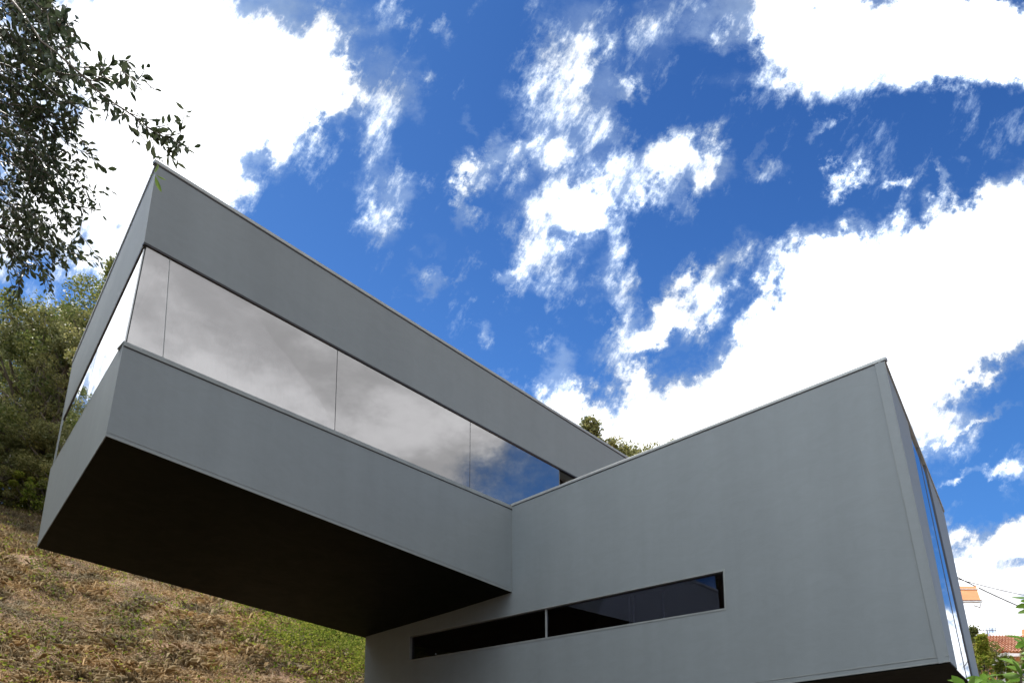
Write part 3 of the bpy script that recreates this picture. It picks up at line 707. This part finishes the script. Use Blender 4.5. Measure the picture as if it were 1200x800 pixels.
# limbs and trunk out of the frame to the left
TRK = MB()
TRK.tube([(-4.4, 3.4, -.3), (-4.35, 3.35, 1.2), (-4.2, 3.5, 2.6), (-4.1, 3.45, 4.0), (-4.2, 3.3, 5.6), (-4.0, 3.2, 7)], [.24, .19, .16, .13, .1, .05], 12)
for e in ([-4.15, 3.45, 3.4], [-4.15, 3.4, 4.2], [-4.15, 3.4, 4.8]):
    for ty in (20, 120, 220):
        q_ = at_depth(-60, ty, 3.4); TRK.tube([Vector(e), Vector(e).lerp(q_, .5) + Vector((0, 0, .15)), q_], [.06, .035, .01], 8)
TRK.build('trunk', M['bark'], OK_, True); BR.build('branches', M['bark'], OK_, True)
LV.build('foliage', M['oak_leaf'], OK_); FL.build('young_leaves', M['fresh_leaf'], OK_, .30)
P, _ = crown_points(3.2, 8.5, 2.4, 60, 160, 31); P = P + np.array([-4.9, 2.9, 0.]); q_ = P - np.array([0, 0, 1.6])
keep = ~((P[:, 1] > .2) & (q_[:, 0] / np.maximum(P[:, 1], .2) > -.72)); P = P[keep]
link('crown', np_mesh('crown', leaf_quads(P, .075), 4), M['oak_leaf'], OK_)
print('oak leaves', len(LV.P))

# ------------------------------------------------------------------ foreground shrub, bottom right
SB = empty('laurel_shrub', (1.75, 2.75, 0), 'bright green shrub with broad glossy leaves in the bottom right corner', 'shrub')
ST = MB(); SL = Leaves()
def whorl(px, py, Y, n, L, ax=Vector((0, -.1, 1)), base=None):
    tip = at_depth(px, py, Y); b0 = Vector((1.75 + rt.uniform(-.15, .15), 2.8 + rt.uniform(-.1, .1), 0))
    ST.tube([b0, b0.lerp(tip, .5) + Vector((rt.uniform(-.06, .06), 0, .1)), tip - ax * .06, tip], [.012, .008, .004, .003], 6)
    for k in range(n):
        an = 2.4 * k + rt.uniform(-.3, .3); el = rt.uniform(-.15, .75); d = Vector((math.cos(an) * math.cos(el), math.sin(an) * math.cos(el), math.sin(el)))
        SL.P.append(tip - ax * .012 * k * .5); SL.a.append(d); SL.L.append(L * rt.uniform(.75, 1.2))
for (x, y, Y, n, L) in ((1133, 802, 2.9, 8, .075), (1152, 792, 3.0, 8, .07), (1176, 800, 2.8, 8, .075), (1196, 779, 2.7, 9, .075), (1205, 748, 2.7, 9, .075), (1210, 697, 2.9, 10, .06), (1206, 806, 2.6, 9, .08), (1115, 822, 2.9, 8, .075), (1160, 818, 2.75, 8, .075), (1222, 760, 2.6, 8, .075)):
    whorl(x, y, Y, n, L)
for k in range(40):
    whorl(rt.uniform(1120, 1330), rt.uniform(835, 1040), rt.uniform(2.5, 3.1), 7, .07)
ST.build('stems', M['bark'], SB, True); SL.build('leaves', M['shrub'], SB, .40, .18)
# flowering bush and small tree behind it
def bush_at(name, px, py, Y, rad, h, mat, label, cat, leaf, ncl, per, flowers=0, group=None):
    tp = at_depth(px, py, Y); gx, gy = tp.x, Y; gz_ = hzs(gx, gy); o = empty(name, (gx, gy, gz_), label, cat, group)
    H = tp.z - gz_
    P, cs = crown_points(H - h, H, rad, ncl, per, int(px)); P2 = P + np.array([gx, gy, gz_])
    link('crown', np_mesh('crown', leaf_quads(P2, leaf), 4), M[mat], o)
    mb = MB()
    for c in cs[::4]: mb.tube([(gx, gy, gz_ - .2), (gx + c[0] * .3, gy + c[1] * .3, gz_ + max(.4, H - h) * .8), (gx + c[0], gy + c[1], gz_ + c[2])], [.05, .035, .01], 6)
    mb.build('stems', M['bark'], o, True)
    if flowers:
        i = rng.choice(len(P2), flowers); fp = P2[i] + np.array([0, -.04, .02]); f2 = np.repeat(fp, 5, 0) + rng.normal(size=(flowers * 5, 3)) * .02
        link('blossoms', np_mesh('blossoms', leaf_quads(f2, .055), 4), M['flower'], o)
    return o
bush_at('flowering_bush', 1176, 772, 9.5, .62, 1.6, 'weed', 'bush dotted with small white blossoms behind the glossy shrub', 'bush', .05, 60, 110, 190)
bush_at('flowering_bush', 1215, 768, 9.2, .6, 1.6, 'weed', 'white blossomed bush at the right edge of the picture', 'bush', .05, 50, 110, 130)
bush_at('garden_tree', 1150, 745, 14, .62, 2.2, 'weed', 'yellow green garden tree beside the glazed end of the lower block', 'tree', .05, 170, 70)
bush_at('garden_tree', 1140, 735, 24, 1.1, 2.6, 'hill_leaf', 'small dark tree top in front of the terracotta roof', 'tree', .07, 150, 60)
bush_at('garden_tree', 1205, 752, 20, 1.1, 2.4, 'hill_leaf2', 'garden tree at the right edge below the terracotta roof', 'tree', .07, 150, 70)

# ------------------------------------------------------------------ neighbour's house
NY = 32.
e0, e1 = at_depth(1118, 764, NY), at_depth(1260, 766, NY); r0_, r1_ = at_depth(1128, 744, NY + 3), at_depth(1250, 745, NY + 3)
NH = empty('neighbour_house', ((e0.x + e1.x) / 2, NY + 3, hzs(20, NY + 3)), 'neighbouring ochre house with a terracotta tiled roof, far right', 'house')
gzn = hzs(20, NY) - 1
w0, w1 = e0 + Vector((.3, .5, -.05)), e1 + Vector((-.3, .5, -.05))
mb = MB(); mb.hexa([w0, w1, Vector((w1.x, w1.y, gzn)), Vector((w0.x, w0.y, gzn))], [p + Vector((0, 6, 0)) for p in (w0, w1, Vector((w1.x, w1.y, gzn)), Vector((w0.x, w0.y, gzn)))]); mb.build('wall', M['ochre'], NH)
mb = MB(); nT = 34; rows = 9
def roofpt(u, v, bumpz): 
    p = e0.lerp(e1, u).lerp(r0_.lerp(r1_, u), v); return p + Vector((0, -.05, bumpz))
for i in range(nT * 4):
    for j in range(rows):
        ua, ub = i / (nT * 4), (i + 1) / (nT * 4); za, zb2 = .07 * abs(math.sin(math.pi * ua * nT)), .07 * abs(math.sin(math.pi * ub * nT)); va, vb = j / rows, (j + 1) / rows
        mb.quad(roofpt(ua, va, za + .05), roofpt(ub, va, zb2 + .05), roofpt(ub, vb, zb2), roofpt(ua, vb, za))
bkx = Vector((0, 4, -1.0)); mb.quad(r0_, r1_, r1_ + bkx, r0_ + bkx); mb.quad(e0 + z * .04, e0 - z * .12, r0_, r0_); 
me = bpy.data.meshes.new('roof'); me.from_pydata(mb.v, [], [f for f in mb.f if len(set(f)) > 2][:-1]); link('roof', me, M['tile'], NH)
mb = MB(); mb.bar(e0 - z * .14 + Vector((0, -.1, 0)), e1 - z * .14 + Vector((0, -.1, 0)), Vector((0, .12, 0)), z * .12); mb.build('gutter', M['white'], NH)
for fx in (.52, .72):
    p = w0.lerp(w1, fx) + Vector((0, -.03, -.45)); fm_ = MB(); fm_.bar(p - z * .9, p, Vector((.7, 0, 0)), Vector((0, .02, 0))); wi = fm_.build('window', M['white'], NH)
    m2 = MB(); m2.bar(p - z * .84 + Vector((.06, -.01, 0)), p - z * .06 + Vector((.06, -.01, 0)), Vector((.58, 0, 0)), Vector((0, .008, 0))); m2.build('pane', M['glass_dark'], wi)
p = r0_.lerp(r1_, .62); mb = MB(); mb.bar(p - z * .2, p + z * .35, Vector((.35, 0, 0)), Vector((0, .35, 0))); mb.build('chimney', M['ochre'], NH)
# antenna on the roof
an = r0_.lerp(r1_, .24); tipA = at_depth(1157, 738, NY + 3)
mb = MB(); mb.tube([Vector((tipA.x, tipA.y, r0_.z - .1)), tipA], .018, 6); mb.tube([tipA + Vector((-.35, 0, 0)), tipA + Vector((.45, .1, .02))], .012, 6)
for k in range(6): mb.tube([tipA + Vector((-.3 + .13 * k, 0, -.12)), tipA + Vector((-.3 + .13 * k, 0, .12))], .008, 5)
tag(mb.build('tv_antenna', M['cable']), 'thin rooftop antenna standing on the terracotta roof', 'antenna')
# orange awning with white front bar and arms, on the far side of the lower block
AY = 13.2
a0, a1, a2, a3 = at_depth(1112, 686, AY), at_depth(1145, 686.5, AY), at_depth(1150, 702.5, AY - .6), at_depth(1112, 703.5, AY - .6)
AW = empty('awning', a0, 'orange cloth awning with a white front bar sticking out behind the lower block', 'awning')
ins = Vector((-1.1, 0, 0))
mb = MB(); mb.hexa([a0 + ins, a1, a2, a3 + ins], [p - z * .01 for p in (a0 + ins, a1, a2, a3 + ins)]); mb.build('cloth', M['orange'], AW)
mb = MB(); mb.bar(a3 + ins - z * .035, a2 + Vector((.02, 0, 0)) - z * .035, Vector((0, .05, 0)), z * .035); mb.build('front_bar', M['white'], AW)
mb = MB(); mb.tube([a1 + z * .01, a2 + z * .01 - Vector((0, 0, .02))], .014, 8); mb.tube([a2 - z * .02, a2 + Vector((-.03, 0, -.12)), a2 + Vector((-.12, 0, -.09))], .012, 8); mb.build('arm', M['white'], AW)
mb = MB(); c_0 = a0.lerp(a3, .28); c_1 = a1.lerp(a2, .28); mb.bar(c_0 + ins + z * .004, c_1 + z * .004, Vector((0, -.02, 0)), z * .012); mb.build('seam', M['white'], AW)
# cables
def cable(p, q, sag, label, r=.009):
    mb = MB(); mb.tube([p.lerp(q, k / 16) - z * sag * (1 - (2 * k / 16 - 1) ** 2) for k in range(17)], r, 6); return tag(mb.build('cable', M['cable']), label, 'cable', 'overhead cables')
cable(at_depth(1105, 667, 14.2), at_depth(1290, 744, 16), .10, 'dark overhead cable slanting down to the right edge from the lower block')
cable(at_depth(1105, 673, 14.4), at_depth(1290, 700, 40), .3, 'thin pale looking cable, the higher and flatter of the two', .008)

# ------------------------------------------------------------------ sky
SUN_AZ = math.atan2(-.55, .6); SUN_EL = R(62)
sdv = Vector((math.sin(SUN_AZ) * math.cos(SUN_EL), math.cos(SUN_AZ) * math.cos(SUN_EL), math.sin(SUN_EL)))
sl = bpy.data.lights.new('sun', 'SUN'); sl.energy = 4.2; sl.angle = R(1.5); sl.color = (1, .95, .87)
so = bpy.data.objects.new('sun', sl); COL.objects.link(so); so.rotation_euler = (-sdv).to_track_quat('-Z', 'Y').to_euler()
w = bpy.data.worlds.new('World'); sc.world = w; w.use_nodes = True; nt = w.node_tree; bg = nt.nodes['Background']
sky = N(nt, 'ShaderNodeTexSky', sky_type='NISHITA'); sky.sun_disc = False; sky.sun_elevation = SUN_EL; sky.sun_rotation = SUN_AZ
sky.altitude = 300; sky.air_density = 1.0; sky.dust_density = .9; sky.ozone_density = 3
L_ = nt.links.new
tc = N(nt, 'ShaderNodeTexCoord'); nv = N(nt, 'ShaderNodeVectorMath', operation='NORMALIZE'); L_(tc.outputs['Generated'], nv.inputs[0]); D = nv.outputs[0]
def dot(v, c):
    n = N(nt, 'ShaderNodeVectorMath', operation='DOT_PRODUCT'); L_(v, n.inputs[0]); n.inputs[1].default_value = tuple(c); return n.outputs['Value']
def mth(op, a, b=None, c=None, clamp=False):
    n = N(nt, 'ShaderNodeMath', operation=op); n.use_clamp = clamp
    for i, v in enumerate((a, b, c)):
        if v is None: continue
        if isinstance(v, (int, float)): n.inputs[i].default_value = v
        else: L_(v, n.inputs[i])
    return n.outputs[0]
def mrange(v, a, b, c=0., d=1., smooth=True):
    n = N(nt, 'ShaderNodeMapRange', interpolation_type='SMOOTHSTEP' if smooth else 'LINEAR'); L_(v, n.inputs[0])
    for i, x in enumerate((a, b, c, d)): n.inputs[i + 1].default_value = x
    return n.outputs[0]
def comb(x, y, zz=0.):
    n = N(nt, 'ShaderNodeCombineXYZ')
    for i, v in enumerate((x, y, zz)):
        if isinstance(v, (int, float)): n.inputs[i].default_value = v
        else: L_(v, n.inputs[i])
    return n.outputs[0]
# cloud chart: the northern sky laid out on a tangent plane fixed to the compass
den = mth('MAXIMUM', dot(D, FV), .02)
qx = mth('MULTIPLY_ADD', mth('DIVIDE', dot(D, RV), den), 9.87, 6.0)
qy = mth('MULTIPLY_ADD', mth('DIVIDE', dot(D, UV), den), -9.87, 8.52)
Q = comb(qx, qy)
# cloud layer coordinates (flat layer overhead) for texture
sz = N(nt, 'ShaderNodeSeparateXYZ'); L_(D, sz.inputs[0]); dz = mth('MAXIMUM', mth('ADD', sz.outputs[2], .06), .03)
LP = comb(mth('DIVIDE', sz.outputs[0], dz), mth('DIVIDE', sz.outputs[1], dz), 0.)
QW = None
def wn(vec, scale, detail, rough, dist=0., lac=2.0, typ='FBM'):
    n = N(nt, 'ShaderNodeTexNoise'); n.inputs['Scale'].default_value = scale; n.inputs['Detail'].default_value = detail; n.inputs['Roughness'].default_value = rough
    n.inputs['Distortion'].default_value = dist; n.inputs['Lacunarity'].default_value = lac; L_(vec, n.inputs['Vector']); return n
warpn = wn(Q, 1.5, 6, .66)
wv = N(nt, 'ShaderNodeVectorMath', operation='MULTIPLY_ADD'); L_(warpn.outputs['Color'], wv.inputs[0]); wv.inputs[1].default_value = (1.5, 1.5, 0); 
sb = N(nt, 'ShaderNodeVectorMath', operation='ADD'); L_(Q, sb.inputs[0]); sb.inputs[1].default_value = (-.75, -.75, 0); L_(sb.outputs[0], wv.inputs[2]); QW = wv.outputs[0]
BL = [(200, 60, 260, 150, 0, 1.6), (330, 110, 100, 90, 20, .9), (110, 240, 170, 95, -20, 1.4), (250, 200, 75, 70, 0, 1.1), (40, 380, 60, 40, 0, .7), (385, 115, 45, 45, 0, .7), (150, 310, 60, 30, -40, .8),
      (455, 125, 48, 70, 10, .62), (447, 232, 46, 70, 0, .72), (460, 22, 30, 40, 0, .42), (515, 42, 22, 22, 0, .42), (400, 40, 50, 30, 0, .35), (500, 347, 38, 24, 20, .66), (568, 387, 26, 32, 0, .68), (505, 300, 20, 30, 0, .3),
      (668, 55, 66, 95, -5, 0.66), (690, 80, 45, 45, 0, 0.40), (640, 150, 60, 60, 0, 0.60), (700, 150, 35, 80, 0, 0.50), (610, 190, 75, 34, -8, 0.76), (545, 195, 45, 28, 0, 0.56), (550, 235, 24, 60, 15, 0.60), (553, 145, 18, 28, 0, 0.40),
      (655, 250, 75, 60, 0, 0.76), (625, 310, 55, 60, 0, 0.68), (700, 235, 70, 45, -30, 0.68), (780, 195, 85, 40, -28, 0.76), (835, 195, 40, 38, 0, 0.60), (800, 240, 26, 38, 0, 0.48), (590, 330, 30, 24, 0, 0.40),
      (722, 330, 34, 70, 0, 0.68), (825, 335, 100, 36, -38, 0.92), (768, 380, 50, 36, -20, 0.76), (690, 330, 30, 30, 0, 0.24), (720, 400, 24, 60, 10, 0.40),
      (660, 418, 40, 42, 0, 0.72), (665, 465, 55, 34, 0, 0.72), (700, 500, 90, 40, 20, 0.88), (770, 480, 75, 58, 0, 1.04), (790, 530, 160, 50, 0, 1.04), (750, 440, 34, 34, 0, 0.56), (800, 410, 16, 34, 30, 0.32),
      (960, 330, 70, 90, 30, 1.2), (920, 430, 110, 90, 0, 1.5), (1050, 370, 190, 120, -20, 1.8), (1190, 310, 160, 110, -25, 1.7), (870, 480, 90, 60, 0, 1.2), (1060, 500, 110, 60, 0, 1.2), (1010, 290, 40, 60, 10, .8), (1090, 265, 40, 50, 0, .6), (1150, 245, 80, 34, -30, .6), (1130, 430, 80, 34, -30, .7),
      (1060, 30, 230, 66, 3, 1.7), (1240, 40, 160, 70, 0, 1.5), (925, 50, 55, 55, 20, .9), (830, 15, 130, 45, 0, .52), (760, 60, 40, 60, 0, .35), (735, 110, 24, 30, 0, .45), (980, 95, 200, 30, 0, .45), (1150, 90, 150, 30, 0, .5),
      (990, 210, 30, 20, -20, .75), (970, 142, 22, 15, -20, .55), (1055, 210, 22, 15, 0, .6), (1098, 215, 14, 30, 10, .62), (905, 190, 34, 22, 0, .42), (892, 165, 12, 34, 20, .4), (745, 115, 20, 20, 0, .4), (1130, 180, 12, 20, 0, .35),
      (1180, 640, 110, 50, -8, 1.5), (1150, 720, 140, 60, 0, 1.6), (1150, 560, 60, 12, -15, .5), (1150, 485, 70, 10, -30, .5), (1110, 570, 24, 16, 0, .5), (1200, 560, 40, 16, 0, .4), (-20, 470, 60, 60, 0, .5), (-150, 150, 200, 260, 0, 1.3), (-520, 200, 400, 330, 0, 1.6), (1620, 660, 260, 120, 0, 1.4), (-120, 480, 120, 120, 0, .8), (1400, 200, 200, 200, 0, 1.)]
tot = None
for (cx, cy, rx, ry, ro, wt) in BL:
    mp = N(nt, 'ShaderNodeMapping', vector_type='TEXTURE'); L_(QW, mp.inputs[0]); mp.inputs['Location'].default_value = (cx / 100, cy / 100, 0)
    mp.inputs['Rotation'].default_value = (0, 0, R(ro)); mp.inputs['Scale'].default_value = (rx / 100 * 1.06, ry / 100 * 1.06, 1)
    ln = N(nt, 'ShaderNodeVectorMath', operation='LENGTH'); L_(mp.outputs[0], ln.inputs[0])
    v = mrange(ln.outputs['Value'], 1.15, .1, 0., wt); tot = v if tot is None else mth('ADD', tot, v)
    if (BL.index((cx, cy, rx, ry, ro, wt)) % 5): continue
    # passing the running sum along keeps the shader compiler from holding every blob at once
    ch = N(nt, 'ShaderNodeVectorMath', operation='MULTIPLY_ADD'); L_(tot, ch.inputs[0]); ch.inputs[1].default_value = (1e-7, 1e-7, 0); L_(QW, ch.inputs[2]); QW = ch.outputs[0]
north = mrange(dot(D, FV), .12, .3)
# the rest of the sky: broad broken cover, thick towards the east
gen = wn(LP, .55, 3, .55); east = mrange(dot(D, Vector((.93, -.30, .42)).normalized()), .80, .97); gap = mrange(dot(D, Vector((.93, .10, .34)).normalized()), .965, .995)
west = mrange(dot(D, Vector((-.85, .25, .5)).normalized()), .6, .95)
other = mth('SUBTRACT', mth('ADD', mth('ADD', mrange(gen.outputs[0], .30, .52, .1, 1.1), mth('MULTIPLY', east, 1.1)), mth('MULTIPLY', west, .7)), mth('MULTIPLY', gap, 1.65))
mx = N(nt, 'ShaderNodeMix', data_type='FLOAT'); L_(north, mx.inputs[0]); L_(other, mx.inputs[2]); 
stq = N(nt, 'ShaderNodeMapping', vector_type='TEXTURE'); L_(Q, stq.inputs[0]); stq.inputs['Rotation'].default_value = (0, 0, R(-62)); stq.inputs['Scale'].default_value = (1.15, .5, 1)
stn = wn(stq.outputs[0], 1.25, 7, .70)
L_(mth('MULTIPLY_ADD', mth('SUBTRACT', stn.outputs[0], .5), 2.6, mth('MINIMUM', tot, 1.8)), mx.inputs[3])
dens0 = mx.outputs[0]
n1 = wn(LP, 2.6, 7, .64); n2 = wn(D, 17, 6, .68)
nn = mth('ADD', mth('MULTIPLY', mth('SUBTRACT', n1.outputs[0], .5), 1.3), mth('MULTIPLY', mth('SUBTRACT', n2.outputs[0], .5), 1.3))
dens = mth('ADD', dens0, nn)
veil = mth('MULTIPLY', mrange(mth('MINIMUM', tot, 1.8), .12, 1.2), .68)
alpha = mth('MAXIMUM', mrange(dens, .17, 1.05), mth('MULTIPLY', veil, north))
thick = mrange(dens, .5, 1.35)
# colours
tintv = N(nt, 'ShaderNodeMix', data_type='RGBA', blend_type='MULTIPLY'); tintv.inputs[0].default_value = 1; L_(sky.outputs[0], tintv.inputs[6]); tm_ = N(nt, 'ShaderNodeMix', data_type='RGBA'); L_(mrange(sz.outputs[2], .28, .80), tm_.inputs[0]); tm_.inputs[6].default_value = (.33, .66, 1.0, 1); tm_.inputs[7].default_value = (.135, .325, .62, 1); L_(tm_.outputs[2], tintv.inputs[7])
cc = N(nt, 'ShaderNodeMix', data_type='RGBA'); L_(thick, cc.inputs[0]); cc.inputs[6].default_value = (3.0, 4.0, 5.6, 1); cc.inputs[7].default_value = (11., 11.2, 11.5, 1)
# soft grey modelling in thick cloud; unseen southwest brightened, southeast dimmed for wall light
bm_ = mrange(n1.outputs[0], .36, .62, .72, 1.22); mb2 = N(nt, 'ShaderNodeVectorMath', operation='SCALE'); L_(cc.outputs[2], mb2.inputs[0]); sw = mrange(dot(D, Vector((-.68, -.68, .3)).normalized()), .1, .85, 0., 1.0); L_(mth('MULTIPLY', bm_, mth('ADD', mth('MULTIPLY_ADD', mrange(dot(D, Vector((.72, -.62, .3)).normalized()), .25, .9), -.52, 1.), sw)), mb2.inputs['Scale'])
fin = N(nt, 'ShaderNodeMix', data_type='RGBA'); L_(alpha, fin.inputs[0]); L_(tintv.outputs[2], fin.inputs[6]); L_(mb2.outputs[0], fin.inputs[7])
L_(fin.outputs[2], bg.inputs[0]); bg.inputs[1].default_value = .10
w.cycles.sampling_method = 'NONE'

sc.view_settings.view_transform = 'Standard'; sc.view_settings.look = 'None'; sc.view_settings.exposure = .72; sc.view_settings.gamma = 1
sc.render.engine = 'CYCLES'
sc.cycles.max_bounces = 8; sc.cycles.transparent_max_bounces = 12
